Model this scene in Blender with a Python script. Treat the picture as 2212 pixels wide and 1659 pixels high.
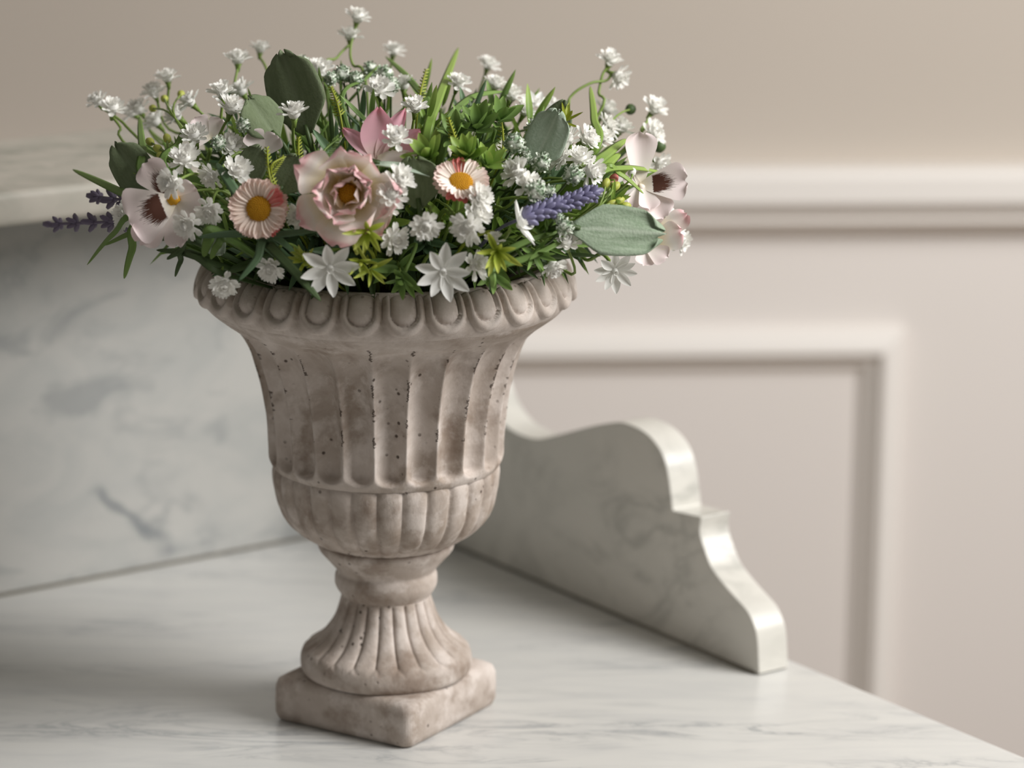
import bpy, bmesh, math, random
from math import sin, cos, pi, radians, sqrt, atan2, exp
from mathutils import Vector as V, Matrix, noise
R = random.Random(7)
S = bpy.context.scene
COL = S.collection
for o in list(bpy.data.objects): bpy.data.objects.remove(o)

# ------------------------------------------------------------------ camera
ZT = 0.80                                   # height of the marble top
FPX, PITCH, ROLL, DIST = 7000.0, radians(14.0), 0.008, 1.498
FW = V((0, cos(PITCH), -sin(PITCH)))
_r, _u = V((1, 0, 0)), V((0, sin(PITCH), cos(PITCH)))
RT = (_r*cos(ROLL) + _u*sin(ROLL)).normalized()
UP = (_u*cos(ROLL) - _r*sin(ROLL)).normalized()
def ray(x, y): return RT*((x-1106)/FPX) + UP*((829.5-y)/FPX) + FW
CAM = V((0, 0, ZT)) - ray(835, 1537)*DIST
cd = bpy.data.cameras.new('camera'); cam = bpy.data.objects.new('camera', cd); COL.objects.link(cam)
m3 = Matrix((RT, UP, -FW)).transposed()
cam.matrix_world = Matrix.Translation(CAM) @ m3.to_4x4()
cd.sensor_width = 36; cd.lens = FPX/2212*36; cd.clip_start = 0.05
cd.dof.use_dof = True; cd.dof.focus_distance = 1.385; cd.dof.aperture_fstop = 5.8
S.camera = cam
# ------------------------------------------------------------------ world, lights, exposure
w = bpy.data.worlds.new('world'); S.world = w; w.use_nodes = True
w.node_tree.nodes['Background'].inputs[0].default_value = (1.0, 0.955, 0.88, 1)
w.node_tree.nodes['Background'].inputs[1].default_value = 0.18
def area(name, loc, target, sx, sy, power, col):
    l = bpy.data.lights.new(name, 'AREA'); l.shape = 'RECTANGLE'; l.size = sx; l.size_y = sy
    l.energy = power; l.color = col
    o = bpy.data.objects.new(name, l); COL.objects.link(o); o.location = loc
    o.rotation_euler = (V(target)-V(loc)).to_track_quat('-Z', 'Y').to_euler(); return o
area('window_daylight', (1.10, -0.30, 1.74), (0, 0.15, 0.95), 0.72, 0.72, 26.5, (1.0, 0.985, 0.965))
S.view_settings.view_transform = 'Standard'; S.view_settings.look = 'None'
S.view_settings.exposure = 0.0; S.view_settings.gamma = 1.0; S.view_settings.use_curve_mapping = False

# ------------------------------------------------------------------ helpers
def lin(r, g, b):
    f = lambda c: (c/255/12.92 if c/255 <= .04045 else ((c/255+.055)/1.055)**2.4)
    return (f(r), f(g), f(b), 1)
def pt_y(x, y, Y):                          # point of the pixel's ray on the vertical plane world-Y = Y
    d = ray(x, y); return CAM + d*((Y-CAM.y)/d.y)
def pt_z(x, y, Z):
    d = ray(x, y); return CAM + d*((Z-CAM.z)/d.z)
def pt_pl(x, y, p, n):
    d = ray(x, y); return CAM + d*((p-CAM).dot(n)/d.dot(n))
class MB:
    def __init__(s): s.v = []; s.f = []; s.uv = []; s.mi = []
    def add(s, vs, fs, uvs=None, mi=0, M=None):
        o = len(s.v)
        s.v += [tuple(M @ V(p)) if M is not None else tuple(p) for p in vs]
        for f in fs:
            s.f.append([i+o for i in f]); s.mi.append(mi)
            s.uv += [uvs[i] if uvs else (0, 0) for i in f]
    def mesh(s, name, mats, smooth=True):
        me = bpy.data.meshes.new(name); me.from_pydata(s.v, [], s.f)
        uv = me.uv_layers.new(name='UVMap'); uv.data.foreach_set('uv', [c for p in s.uv for c in p])
        for m in (mats if isinstance(mats, (list, tuple)) else [mats]): me.materials.append(m)
        me.polygons.foreach_set('material_index', s.mi)
        me.polygons.foreach_set('use_smooth', [smooth]*len(s.f)); me.update(); return me
def link(name, me, parent=None, M=None):
    o = bpy.data.objects.new(name, me); COL.objects.link(o)
    if parent is not None:
        o.parent = parent
        if M is not None:
            M = M.copy(); off = V((0, 0, 0)); p = parent
            while p is not None: off += p.location; p = p.parent
            M.translation = M.translation - off
            o.matrix_local = M
        else:
            off = V((0, 0, 0)); p = parent
            while p is not None: off += p.location; p = p.parent
            o.location = -off
    elif M is not None: o.matrix_world = M
    return o
def tag(o, label=None, cat=None, group=None, kind=None):
    if label: o['label'] = label
    if cat: o['category'] = cat
    if group: o['group'] = group
    if kind: o['kind'] = kind
    return o
def thing(name, loc, label, cat, group=None):
    o = bpy.data.objects.new(name, None); COL.objects.link(o); o.location = loc
    o.empty_display_size = .01
    return tag(o, label, cat, group)
def frame(p, x, z):                         # matrix: local X -> x, local Z near z
    x = V(x).normalized(); z = V(z); z = (z - x*z.dot(x))
    if z.length < 1e-6: z = x.orthogonal()
    z.normalize(); y = z.cross(x)
    M = Matrix((x, y, z)).transposed().to_4x4(); M.translation = p; return M
def smoothpath(P, n=6):
    P = [V(p) for p in P]; out = []
    for i in range(len(P)-1):
        a = P[max(i-1, 0)]; b = P[i]; c = P[i+1]; d = P[min(i+2, len(P)-1)]
        for k in range(n):
            t = k/n
            out.append(.5*((2*b)+(c-a)*t+(2*a-5*b+4*c-d)*t*t+(3*b-a-3*c+d)*t**3))
    out.append(P[-1]); return out
def tube(mb, P, r0, r1=None, ns=6, mi=0, n=5):
    P = smoothpath(P, n) if n > 1 else [V(p) for p in P]; r1 = r0 if r1 is None else r1
    vs = []; fs = []; uvs = []; m = len(P); ref = None
    for i, p in enumerate(P):
        t = (P[min(i+1, m-1)]-P[max(i-1, 0)])
        if t.length < 1e-9: t = V((0, 0, 1))
        t.normalize()
        ref = t.orthogonal().normalized() if ref is None else (ref - t*ref.dot(t)).normalized()
        b = t.cross(ref); r = r0+(r1-r0)*i/(m-1)
        for k in range(ns):
            a = 2*pi*k/ns; vs.append(p+ref*cos(a)*r+b*sin(a)*r); uvs.append((i/(m-1), k/ns))
    for i in range(m-1):
        for k in range(ns):
            fs.append((i*ns+k, i*ns+(k+1) % ns, (i+1)*ns+(k+1) % ns, (i+1)*ns+k))
    fs.append(tuple(range(ns))[::-1]); fs.append(tuple((m-1)*ns+k for k in range(ns)))
    mb.add(vs, fs, uvs, mi)
def wprof(kind, t):
    if kind == 'spat':
        return (.22+.78*min(1, max(0, (t-.15)/.5))**1.3)*(1 if t < .78 else sqrt(max(0.03, 1-((t-.78)/.23)**2)))
    if kind == 'oval': return max(.04, sin(pi*min(1, t*.93+.05))**.75)
    if kind == 'lance': return max(.03, (t**.55)*(max(0, 1-t)**.75)*1.93)
    if kind == 'broad': return max(.10, (t**.6)*(max(0, 1-t**3.2)**.6)*1.18)
    if kind == 'oblong': return max(.1, min(1, .18+t*2.6)**.9*(.82+.18*sin(pi*min(1, t*1.1)))*(1 if t < .8 else sqrt(max(.05, 1-((t-.8)/.21)**2))))
    if kind == 'fan': return max(.12, (.14+.86*t**.85)*(1 if t < .72 else sqrt(max(.06, 1-((t-.72)/.29)**2))))
    return 1
def petal(L, W, prof='oval', curl=0., cup=0., nl=7, nw=4, ruffle=0., crease=0., notch=0., seed=0, wave=3, roll=0., lobe=0.):
    rr = random.Random(seed); ph = rr.random()*6
    vs = []; fs = []; uvs = []; x = z = 0.; a = 0.; pt = 0
    for i in range(nl+1):
        t = sin(pi/2*i/nl)**1.0 if prof in ('spat', 'fan', 'broad', 'oblong') else i/nl
        a = curl*t; x += cos(a)*(t-pt)*L; z += sin(a)*(t-pt)*L; pt = t
        ww = W/2*wprof(prof, t)
        for j in range(nw+1):
            s = j/nw*2-1
            h = cup*ww*s*s + crease*ww*abs(s) + ruffle*L*t*t*sin(wave*s*2.2+ph)+ roll*W*max(0, t-.75)*4*(1-s*s)
            dl = -notch*L*max(0, t-.6)/.4*(1-abs(s))**2 + (ruffle*.5*L*t**3*sin(wave*3*s+ph*2)) + lobe*L*t**5*(cos(3*pi*s)-.9*abs(s))
            vs.append((x - sin(a)*h + cos(a)*dl, s*ww, z + cos(a)*h + sin(a)*dl)); uvs.append((t, j/nw))
    for i in range(nl):
        for j in range(nw):
            k = i*(nw+1)+j; fs.append((k, k+nw+1, k+nw+2, k+1))
    return vs, fs, uvs
def petal_mesh(name, mat, *a, **k):
    mb = MB(); mb.add(*petal(*a, **k)); return mb.mesh(name, mat)
def blade(mb, P, wd, up=None, thick=.28, n=7, mi=0):
    P = smoothpath(P, n); m = len(P); vs = []; fs = []; uvs = []
    up = V(up or -FW)
    for i, p in enumerate(P):
        t = (P[min(i+1, m-1)]-P[max(i-1, 0)]).normalized()
        s = t.cross(up); s = s.normalized() if s.length > 1e-4 else t.orthogonal()
        nn = s.cross(t); f = i/(m-1); ww = wd/2*min(1, .35+f*2.4)*(max(0.02, 1-f**4))**.6
        for q in ((-1, 0), (-.45, .18), (0, .02), (.45, .18), (1, 0), (0, -1)):
            vs.append(p+s*ww*q[0]+nn*ww*q[1]*(thick if q[1] < 0 else .5)); uvs.append((f, q[0]*.5+.5))
    for i in range(m-1):
        for k in range(6): fs.append((i*6+k, i*6+(k+1) % 6, (i+1)*6+(k+1) % 6, (i+1)*6+k))
    fs += [(0, 5, 4, 3, 2, 1), tuple((m-1)*6+k for k in range(6))]
    mb.add(vs, fs, uvs, mi)
def blob(mb, M, rx, ry, rz, nu=8, nv=6, bump=0., seed=0, mi=0):
    vs = []; fs = []; uvs = []; rr = random.Random(seed); o = V((rr.random()*50, rr.random()*50, 0))
    for i in range(nv+1):
        for k in range(nu):
            a = 2*pi*k/nu; b = pi*i/nv; d = V((cos(b), sin(b)*cos(a), sin(b)*sin(a)))
            q = 1+bump*noise.noise(d*3+o); vs.append((d.x*rx*q, d.y*ry*q, d.z*rz*q)); uvs.append(((d.x+1)/2, k/nu))
    for i in range(nv):
        for k in range(nu): fs.append((i*nu+k, i*nu+(k+1) % nu, (i+1)*nu+(k+1) % nu, (i+1)*nu+k))
    mb.add(vs, fs, uvs, mi, M)

# ------------------------------------------------------------------ materials
class NT:
    def __init__(s, name):
        s.m = bpy.data.materials.new(name); s.m.use_nodes = True; s.t = s.m.node_tree
        s.b = s.t.nodes['Principled BSDF']; s.out = s.t.nodes['Material Output']
    def n(s, typ, props=None, **inp):
        nd = s.t.nodes.new(typ)
        for k, v in (props or {}).items(): setattr(nd, k, v)
        for k, v in inp.items():
            k2 = int(k[1:]) if k[0] == 'i' and k[1:].isdigit() else k.replace('_', ' ')
            s.set(nd.inputs[k2], v)
        return nd
    def set(s, sock, v):
        if isinstance(v, bpy.types.NodeSocket): s.t.links.new(v, sock)
        else: sock.default_value = v
    def math(s, op, a, b=0.0, clamp=False):
        nd = s.t.nodes.new('ShaderNodeMath'); nd.operation = op; nd.use_clamp = clamp
        s.set(nd.inputs[0], a); s.set(nd.inputs[1], b); return nd.outputs[0]
    def mix(s, f, a, b, bt='MIX'):
        nd = s.t.nodes.new('ShaderNodeMix'); nd.data_type = 'RGBA'; nd.blend_type = bt
        s.set(nd.inputs[0], f); s.set(nd.inputs[6], a); s.set(nd.inputs[7], b); return nd.outputs[2]
    def ramp(s, f, stops):
        nd = s.t.nodes.new('ShaderNodeValToRGB'); s.set(nd.inputs[0], f); e = nd.color_ramp.elements
        while len(e) < len(stops): e.new(.5)
        for el, (p, c) in zip(e, stops): el.position = p; el.color = c if len(c) == 4 else (*c, 1)
        return nd.outputs[0]
    def noise(s, vec, scale, detail=4, rough=.55, dist=0.):
        nd = s.n('ShaderNodeTexNoise', Scale=scale, Detail=detail, Roughness=rough, Distortion=dist)
        if vec is not None: s.set(nd.inputs['Vector'], vec)
        return nd.outputs[0]
    def mapping(s, vec, loc=(0, 0, 0), rot=(0, 0, 0), sc=(1, 1, 1)):
        return s.n('ShaderNodeMapping', Vector=vec, Location=loc, Rotation=rot, Scale=sc).outputs[0]
    def coord(s, k='Object'): return s.n('ShaderNodeTexCoord').outputs[k]
    def bump(s, h, st, d=.001): s.set(s.b.inputs['Normal'], s.n('ShaderNodeBump', Height=h, Strength=st, Distance=d).outputs[0])
    def fin(s, col, rough=.5, spec=.5, trans=0.):
        s.set(s.b.inputs['Base Color'], col); s.set(s.b.inputs['Roughness'], rough)
        s.b.inputs['Specular IOR Level'].default_value = spec
        if trans:
            tr = s.n('ShaderNodeBsdfTranslucent', Color=col)
            mx = s.n('ShaderNodeMixShader', Fac=trans)
            s.t.links.new(s.b.outputs[0], mx.inputs[1]); s.t.links.new(tr.outputs[0], mx.inputs[2])
            s.t.links.new(mx.outputs[0], s.out.inputs[0])
        return s.m
BW = lambda v: (v, v, v, 1)
_K = pt_z(855.7, 1125.8, ZT); _W = V((sin(radians(35.5)), -cos(radians(35.5)), 0))
_a, _b = pt_pl(195, 1050, _K, _W), pt_pl(395, 1205, _K, _W)          # the diagonal vein in the splashback
_l = math.hypot(_b.x-_a.x, _b.z-_a.z); VEIN = (tuple(-_a), ((_b.x-_a.x)/_l, (_b.z-_a.z)/_l))
def marble(name, rot, sc, seed, base, grey, vein, vs=1.0, blotch=.5, warm=None, rough=.27):
    k = NT(name); c = k.coord()
    v = k.mapping(c, (seed, seed*.7, 0), rot, sc)
    n1 = k.noise(v, 5*vs, 6, .6, .8)
    ridge = k.math('ABSOLUTE', k.math('SUBTRACT', k.noise(v, 3.2*vs, 7, .62, 1.6), .5))
    line = k.ramp(ridge, [(0, BW(1)), (.035, BW(.35)), (.1, BW(0))])
    msk = k.ramp(k.noise(v, 2.1*vs, 3), [(.46, BW(0)), (.66, BW(1))])
    col = k.mix(k.math('MULTIPLY', k.ramp(n1, [(.42, BW(0)), (.72, BW(1))]), blotch), base, grey)
    col = k.mix(k.math('MULTIPLY', k.math('MULTIPLY', line, msk), .75), col, vein)
    if warm:
        sk = k.ramp(k.noise(k.mapping(c, (7.7, 1.3, seed), rot, (1.0, 1.0, 2.2)), 15, 4, .6, .6), [(.56, BW(0)), (.68, BW(1))])
        col = k.mix(k.math('MULTIPLY', sk, .45), col, vein)
        lp = k.n('ShaderNodeSeparateXYZ', Vector=k.mapping(c, VEIN[0], (0, 0, 0), (1, 1, 1))).outputs
        ax = k.math('ADD', k.math('MULTIPLY', lp[0], VEIN[1][0]), k.math('MULTIPLY', lp[2], VEIN[1][1]))
        ay = k.math('SUBTRACT', k.math('MULTIPLY', lp[2], VEIN[1][0]), k.math('MULTIPLY', lp[0], VEIN[1][1]))
        wob = k.math('MULTIPLY', k.math('SUBTRACT', k.noise(c, 26, 4, .6), .5), .022)
        dv = k.math('ABSOLUTE', k.math('ADD', ay, wob))
        ln = k.ramp(k.math('MULTIPLY', dv, 100.), [(.0, BW(1)), (.18, BW(.75)), (.42, BW(0))])
        ends = k.math('MULTIPLY', k.ramp(k.math('MULTIPLY', ax, 10.), [(.0, BW(0)), (.08, BW(1))]), k.ramp(k.math('MULTIPLY', ax, 10.), [(.42, BW(1)), (.62, BW(0))]))
        col = k.mix(k.math('MULTIPLY', k.math('MULTIPLY', ln, ends), .8), col, vein)
        wm = k.ramp(k.noise(k.mapping(c, (3.1, 5.2, seed)), 9, 2), [(.66, BW(0)), (.78, BW(1))])
        col = k.mix(k.math('MULTIPLY', wm, .35), col, warm)
    return k.fin(col, rough, .4)
M_top = marble('marble_top', (0, 0, radians(4)), (2.2, 9, 3), 1.3, lin(214, 213, 209), lin(198, 198, 197), lin(150, 153, 156), 1.5, .6)
M_splash = marble('marble_splash', (0, radians(35), radians(-35)), (2.6, 2.6, 4.2), 4.7, lin(186, 185, 181), lin(168, 170, 168), lin(122, 127, 130), 1.5, .7, lin(205, 175, 158))
M_gal = marble('marble_gallery', (0, radians(-25), radians(-35)), (3, 3, 4.6), 9.2, lin(216, 213, 205), lin(205, 204, 196), lin(172, 171, 164), 1.0, .4)
M_shelf = marble('marble_shelf', (0, 0, radians(-35)), (3, 6, 4), 6.1, lin(196, 190, 179), lin(160, 162, 150), lin(118, 124, 112), 1.6, .6, rough=.55)
def paint(name, c, c2, sc=3):
    k = NT(name); n = k.noise(k.coord(), sc, 3)
    k.bump(k.noise(k.coord(), 250, 2), .05)
    return k.fin(k.mix(n, c, c2), .55, .3)
M_wallu = paint('beige_wall_paint', lin(200, 190, 178), lin(203, 193, 182))
M_walll = paint('cream_dado_paint', lin(238, 231, 227), lin(236, 230, 224))
M_trim = paint('cream_trim_paint', lin(240, 235, 230), lin(238, 233, 227), 8)
M_floor = paint('floor_boards', lin(150, 125, 100), lin(130, 105, 82), 6)
M_cab = paint('cabinet_paint', lin(205, 198, 188), lin(200, 192, 182))
M_joint = paint('dark_joint', lin(96, 92, 82), lin(120, 114, 102), 60)
def stone(name, cracks=False, light=0.):
    k = NT(name); c = k.coord()
    n1 = k.noise(c, 26, 6, .62, .4); n2 = k.noise(k.mapping(c, (5, 3, 1)), 70, 5, .65); n3 = k.noise(k.mapping(c, (1, 8, 2)), 330, 3)
    col = k.mix(k.ramp(n1, [(.32, BW(0)), (.66, BW(1))]), lin(152, 137, 124), lin(206, 195, 187))
    col = k.mix(k.math('MULTIPLY', k.ramp(n2, [(.50, BW(0)), (.62, BW(1))]), .6), col, lin(216, 206, 199))
    col = k.mix(k.math('MULTIPLY', k.ramp(k.noise(k.mapping(c, (9, 2, 7)), 48, 4, .6), [(.53, BW(0)), (.68, BW(1))]), .6), col, lin(122, 103, 88))
    pv = k.n('ShaderNodeTexVoronoi', Vector=c, Scale=210.)
    pm = k.math('MULTIPLY', k.ramp(pv.outputs['Distance'], [(.10, BW(1)), (.2, BW(0))]), k.ramp(k.noise(k.mapping(c, (2, 2, 9)), 40, 3), [(.53, BW(0)), (.6, BW(1))]))
    col = k.mix(k.math('MULTIPLY', pm, .85), col, lin(62, 48, 38))
    h = k.math('ADD', k.math('MULTIPLY', n2, .5), k.math('ADD', k.math('MULTIPLY', n3, .25), k.math('MULTIPLY', pm, -.8)))
    if cracks:
        uv = k.n('ShaderNodeSeparateXYZ', Vector=k.coord('UV'))
        u, vv = uv.outputs[0], uv.outputs[1]
        cb = k.n('ShaderNodeCombineXYZ', X=k.math('MULTIPLY', u, 24.), Y=k.math('MULTIPLY', vv, 9.)).outputs[0]
        wob = k.math('MULTIPLY', k.math('SUBTRACT', k.noise(cb, 5., 8, .75), .5), .34)
        d = k.math('ABSOLUTE', k.math('SUBTRACT', k.math('FRACT', k.math('ADD', k.math('ADD', k.math('MULTIPLY', u, 24.), .72), wob)), .5))
        ln = k.math('LESS_THAN', d, k.math('MULTIPLY', k.noise(cb, 3., 2), .05))
        mk = k.math('GREATER_THAN', k.noise(k.mapping(cb, (3.3, 1.7, 0), sc=(.55, .42, 1)), 1.9, 3, .6), .53)
        rg = k.math('MULTIPLY', k.math('GREATER_THAN', vv, .12), k.math('LESS_THAN', vv, .75))
        ck = k.math('MULTIPLY', k.math('MULTIPLY', ln, mk), rg)
        col = k.mix(k.math('MULTIPLY', ck, .8), col, lin(60, 46, 36)); h = k.math('ADD', h, k.math('MULTIPLY', ck, -.8))
    k.bump(k.math('ADD', h, k.math('MULTIPLY', k.noise(k.mapping(c, (0, 4, 4), (.4, .3, 0), (1, 1, .45)), 95, 4, .6), 1.1)), .55, .0011)
    return k.fin(col, .85, .2)
M_stone = stone('urn_stone'); M_bowl = stone('urn_stone_fluted', True)
def plastic(name, c, c2, rough=.45, trans=.15, sc=120, tip=None, spec=.4):
    k = NT(name); n = k.noise(k.coord(), sc, 3); col = k.mix(n, c, c2)
    if tip:
        u = k.n('ShaderNodeSeparateXYZ', Vector=k.coord('UV')).outputs[0]
        col = k.mix(k.ramp(u, [(.35, BW(0)), (.95, BW(1))]), col, tip)
    return k.fin(col, rough, spec, trans)
M_white = plastic('white_plastic', lin(251, 250, 246), lin(247, 246, 240), .5, .3)
M_star = plastic('white_fabric', lin(247, 246, 242), lin(240, 240, 235), .6, .25)
M_stem = plastic('stem_green', lin(134, 156, 78), lin(112, 136, 64), .5, .05)
M_stemd = plastic('stem_dark', lin(78, 98, 54), lin(62, 80, 44), .5, .05)
GREEN = [plastic('leaf_dark', lin(88, 110, 66), lin(70, 90, 54), .5, .15),
         plastic('leaf_mid', lin(116, 146, 76), lin(94, 122, 64), .5, .2, tip=lin(130, 160, 84)),
         plastic('leaf_fresh', lin(136, 166, 76), lin(116, 148, 66), .45, .22, tip=lin(160, 186, 92)),
         plastic('leaf_blue', lin(106, 134, 98), lin(88, 116, 84), .5, .15)]
M_lime = plastic('leaf_lime', lin(178, 190, 72), lin(156, 174, 62), .45, .25, tip=lin(196, 204, 100))
M_limeb = plastic('fern_lime', lin(164, 172, 56), lin(140, 152, 50), .5, .2)
M_bud = plastic('bud_lime', lin(196, 200, 100), lin(174, 182, 82), .45, .15)
M_lav = plastic('lavender_buds', lin(130, 127, 158), lin(108, 105, 136), .4, .1, 300)
M_lavd = plastic('lavender_dark', lin(118, 108, 128), lin(98, 88, 108), .5, .1, 300)
def frosted():
    k = NT('frosted_green'); n = k.noise(k.coord(), 500, 3)
    return k.fin(k.mix(k.ramp(n, [(.4, BW(0)), (.6, BW(1))]), lin(120, 142, 112), lin(228, 232, 220)), .8, .2)
M_frost = frosted()
def lamb(name, a, b, c):
    k = NT(name); uv = k.coord('UV'); s = k.n('ShaderNodeSeparateXYZ', Vector=uv)
    n = k.noise(k.mapping(uv, (1, 2, 3), (0, 0, 0), (3, 9, 1)), 1.4, 5, .65); n2 = k.noise(k.coord(), 900, 2)
    col = k.mix(k.ramp(n, [(.35, BW(0)), (.68, BW(1))]), a, b)
    mid = k.ramp(k.math('ABSOLUTE', k.math('SUBTRACT', s.outputs[1], .5)), [(0, BW(1)), (.07, BW(0))])
    col = k.mix(k.math('MULTIPLY', mid, .6), col, c)
    col = k.mix(k.math('MULTIPLY', n2, .35), col, c)
    k.bump(n2, .4, .0005); return k.fin(col, .9, .1, .12)
M_lamb = lamb('velvet_leaf', lin(126, 148, 118), lin(170, 186, 162), lin(204, 214, 196))
M_lambd = lamb('velvet_leaf_dark', lin(106, 118, 88), lin(122, 134, 104), lin(138, 150, 122))
M_lambp = lamb('velvet_leaf_pale', lin(164, 184, 160), lin(192, 206, 188), lin(218, 226, 212))
def grad(name, stops, trans=.3, rough=.7, ncol=None, nsc=70):
    k = NT(name); u = k.n('ShaderNodeSeparateXYZ', Vector=k.coord('UV')).outputs[0]
    f = k.math('ADD', u, k.math('MULTIPLY', k.math('SUBTRACT', k.noise(k.coord(), nsc, 3), .5), .35))
    return k.fin(k.ramp(f, stops), rough, .2, trans)
M_rose = grad('rose_petal', [(0, lin(248, 222, 140)), (.38, lin(252, 240, 208)), (.74, lin(252, 247, 241)), (.92, lin(249, 231, 227)), (1.03, lin(242, 198, 200))], .18)
M_rosei = grad('rose_inner', [(0, lin(246, 208, 96)), (.5, lin(251, 230, 168)), (.85, lin(251, 238, 214)), (1, lin(246, 228, 222))], .18)
M_pink = grad('pink_petal', [(0, lin(242, 222, 214)), (.35, lin(230, 182, 194)), (.85, lin(230, 176, 190)), (1, lin(228, 158, 174))])
M_daisy = grad('daisy_petal', [(0, lin(250, 234, 200)), (.45, lin(251, 236, 224)), (.85, lin(252, 234, 222)), (1, lin(250, 224, 214))], .15)
M_coral = grad('coral_petal', [(0, lin(246, 214, 184)), (.35, lin(240, 166, 156)), (1, lin(232, 134, 132))])
M_daisyp = grad('daisy_pale', [(0, lin(250, 236, 206)), (.5, lin(252, 243, 234)), (.85, lin(252, 240, 232)), (1, lin(247, 222, 214))], .15)
M_yellow = plastic('yellow_disc', lin(222, 170, 40), lin(190, 134, 24), .8, 0, 700)
def pansy(name, blotch):
    k = NT(name); s = k.n('ShaderNodeSeparateXYZ', Vector=k.coord('UV')); u, v = s.outputs[0], s.outputs[1]
    col = k.ramp(k.math('ADD', u, k.math('MULTIPLY', k.noise(k.coord(), 90, 3), .25)), [(.1, lin(250, 242, 218)), (.4, lin(247, 240, 234)), (1.1, lin(241, 226, 225))])
    if blotch:
        st = k.noise(k.n('ShaderNodeCombineXYZ', X=k.math('MULTIPLY', u, 1.4), Y=k.math('MULTIPLY', v, 34.)).outputs[0], 2.2, 3)
        edge = k.math('ADD', .31, k.math('MULTIPLY', st, .75))
        lat = k.math('MULTIPLY', k.math('POWER', k.math('ABSOLUTE', k.math('SUBTRACT', v, .5)), 2.), 2.2)
        inb = k.math('GREATER_THAN', k.math('SUBTRACT', k.math('SUBTRACT', edge, lat), u), 0.)
        inb = k.math('MULTIPLY', inb, k.math('GREATER_THAN', k.math('ADD', u, k.math('MULTIPLY', st, .12)), .31))
        col = k.mix(inb, col, lin(88, 58, 48))
    return k.fin(col, .75, .15, .18)
M_pan, M_panb = pansy('pansy_petal', False), pansy('pansy_petal_blotched', True)
M_soil = plastic('dark_filling', lin(58, 48, 38), lin(40, 34, 26), .95, 0, 90)

# ------------------------------------------------------------------ room
WY = radians(3.9); WU = V((cos(WY), sin(WY), 0)); WN = V((sin(WY), -cos(WY), 0)); WP = V((0, .80, 0))
def wz(x, y): return pt_pl(x, y, WP, WN).z
def wall_pt(s, z, d=0): return WP + WU*s + WN*d + V((0, 0, z))
RAIL_T, RAIL_B = wz(1850, 356), wz(1850, 503)
def quad_mesh(name, pts, mat):
    mb = MB(); mb.add(pts, [tuple(range(len(pts)))]); return mb.mesh(name, mat, False)
mb = MB(); zs = [0, (RAIL_T+RAIL_B)/2, 2.7]
for q in range(2):
    a, b = zs[q], zs[q+1]
    P = [wall_pt(-2.2, a), wall_pt(3, a), wall_pt(3, b), wall_pt(-2.2, b)]
    P2 = [p - WN*.1 for p in P]
    mb.add(P+P2, [(0, 1, 2, 3), (7, 6, 5, 4), (0, 4, 5, 1), (2, 6, 7, 3), (0, 3, 7, 4), (1, 5, 6, 2)], mi=q)
tag(link('wall_back', mb.mesh('wall_back', [M_walll, M_wallu], False)), kind='structure')
mb = MB()
mb.add([(-2.4, -3.2, -.05), (3.2, -3.2, -.05), (3.2, 1.3, -.05), (-2.4, 1.3, -.05), (-2.4, -3.2, 0), (3.2, -3.2, 0), (3.2, 1.3, 0), (-2.4, 1.3, 0)],
       [(3, 2, 1, 0), (4, 5, 6, 7), (0, 1, 5, 4), (1, 2, 6, 5), (2, 3, 7, 6), (3, 0, 4, 7)])
tag(link('floor', mb.mesh('floor', M_floor, False)), kind='structure')
def sweep(name, prof, s0, s1, mat):          # straight moulding along the wall: prof = (z, depth) pairs
    mb = MB(); n = len(prof); vs = [wall_pt(s, z, d) for s in (s0, s1) for z, d in prof]
    fs = [(i, i+1, n+i+1, n+i) for i in range(n-1)] + [tuple(range(n))[::-1], tuple(range(n, 2*n))]
    mb.add(vs, fs); return mb.mesh(name, mat, False)
k = wz(1850, 356), wz(1850, 437), wz(1850, 458), wz(1850, 476), wz(1850, 507)
rp = [(k[0]+.001, -.002), (k[0]+.001, .024), (k[0]-.004, .030), (k[1]+.005, .031), (k[1]+.001, .028), (k[1], .021), (k[2], .017), (k[2]-.001, .020), ((k[2]+k[3])/2, .0215), (k[3], .018), (k[4], .003), (k[4]-.001, -.002)]
tag(link('trim_1', sweep('trim_1', rp, -2.2, 3, M_trim)), 'cream moulded dado rail along the back wall', kind='structure')
# panel moulding: mitred frame on the wall
pr = pt_pl(1939, 1100, WP, WN); sR = (pr-WP).dot(WU); zT = wz(1500, 706)
sL, zB = sR-1.25, .22
prof = [(0, 0), (.002, .006), (.006, .011), (.0115, .0145), (.0165, .016), (.0178, .0155), (.0195, .010), (.024, .0075), (.0255, .008), (.031, .002), (.033, 0)]
mb = MB(); n = len(prof); vs = []
for cs, cz, sx, sz in ((sL, zT, 1, -1), (sR, zT, -1, -1), (sR, zB, -1, 1), (sL, zB, 1, 1)):
    vs += [wall_pt(cs+sx*o, cz+sz*o, d) for o, d in prof]
fs = [(c*n+i, ((c+1) % 4)*n+i, ((c+1) % 4)*n+i+1, c*n+i+1) for c in range(4) for i in range(n-1)]
mb.add(vs, fs); tag(link('trim_2', mb.mesh('trim_2', M_trim, False)), 'cream rectangular panel moulding on the lower wall', kind='structure')
tag(link('baseboard_back', sweep('baseboard_back', [(0, -.002), (0, .02), (.1, .02), (.115, .012), (.12, -.002)], -2.2, 3, M_trim)), kind='structure')

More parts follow.
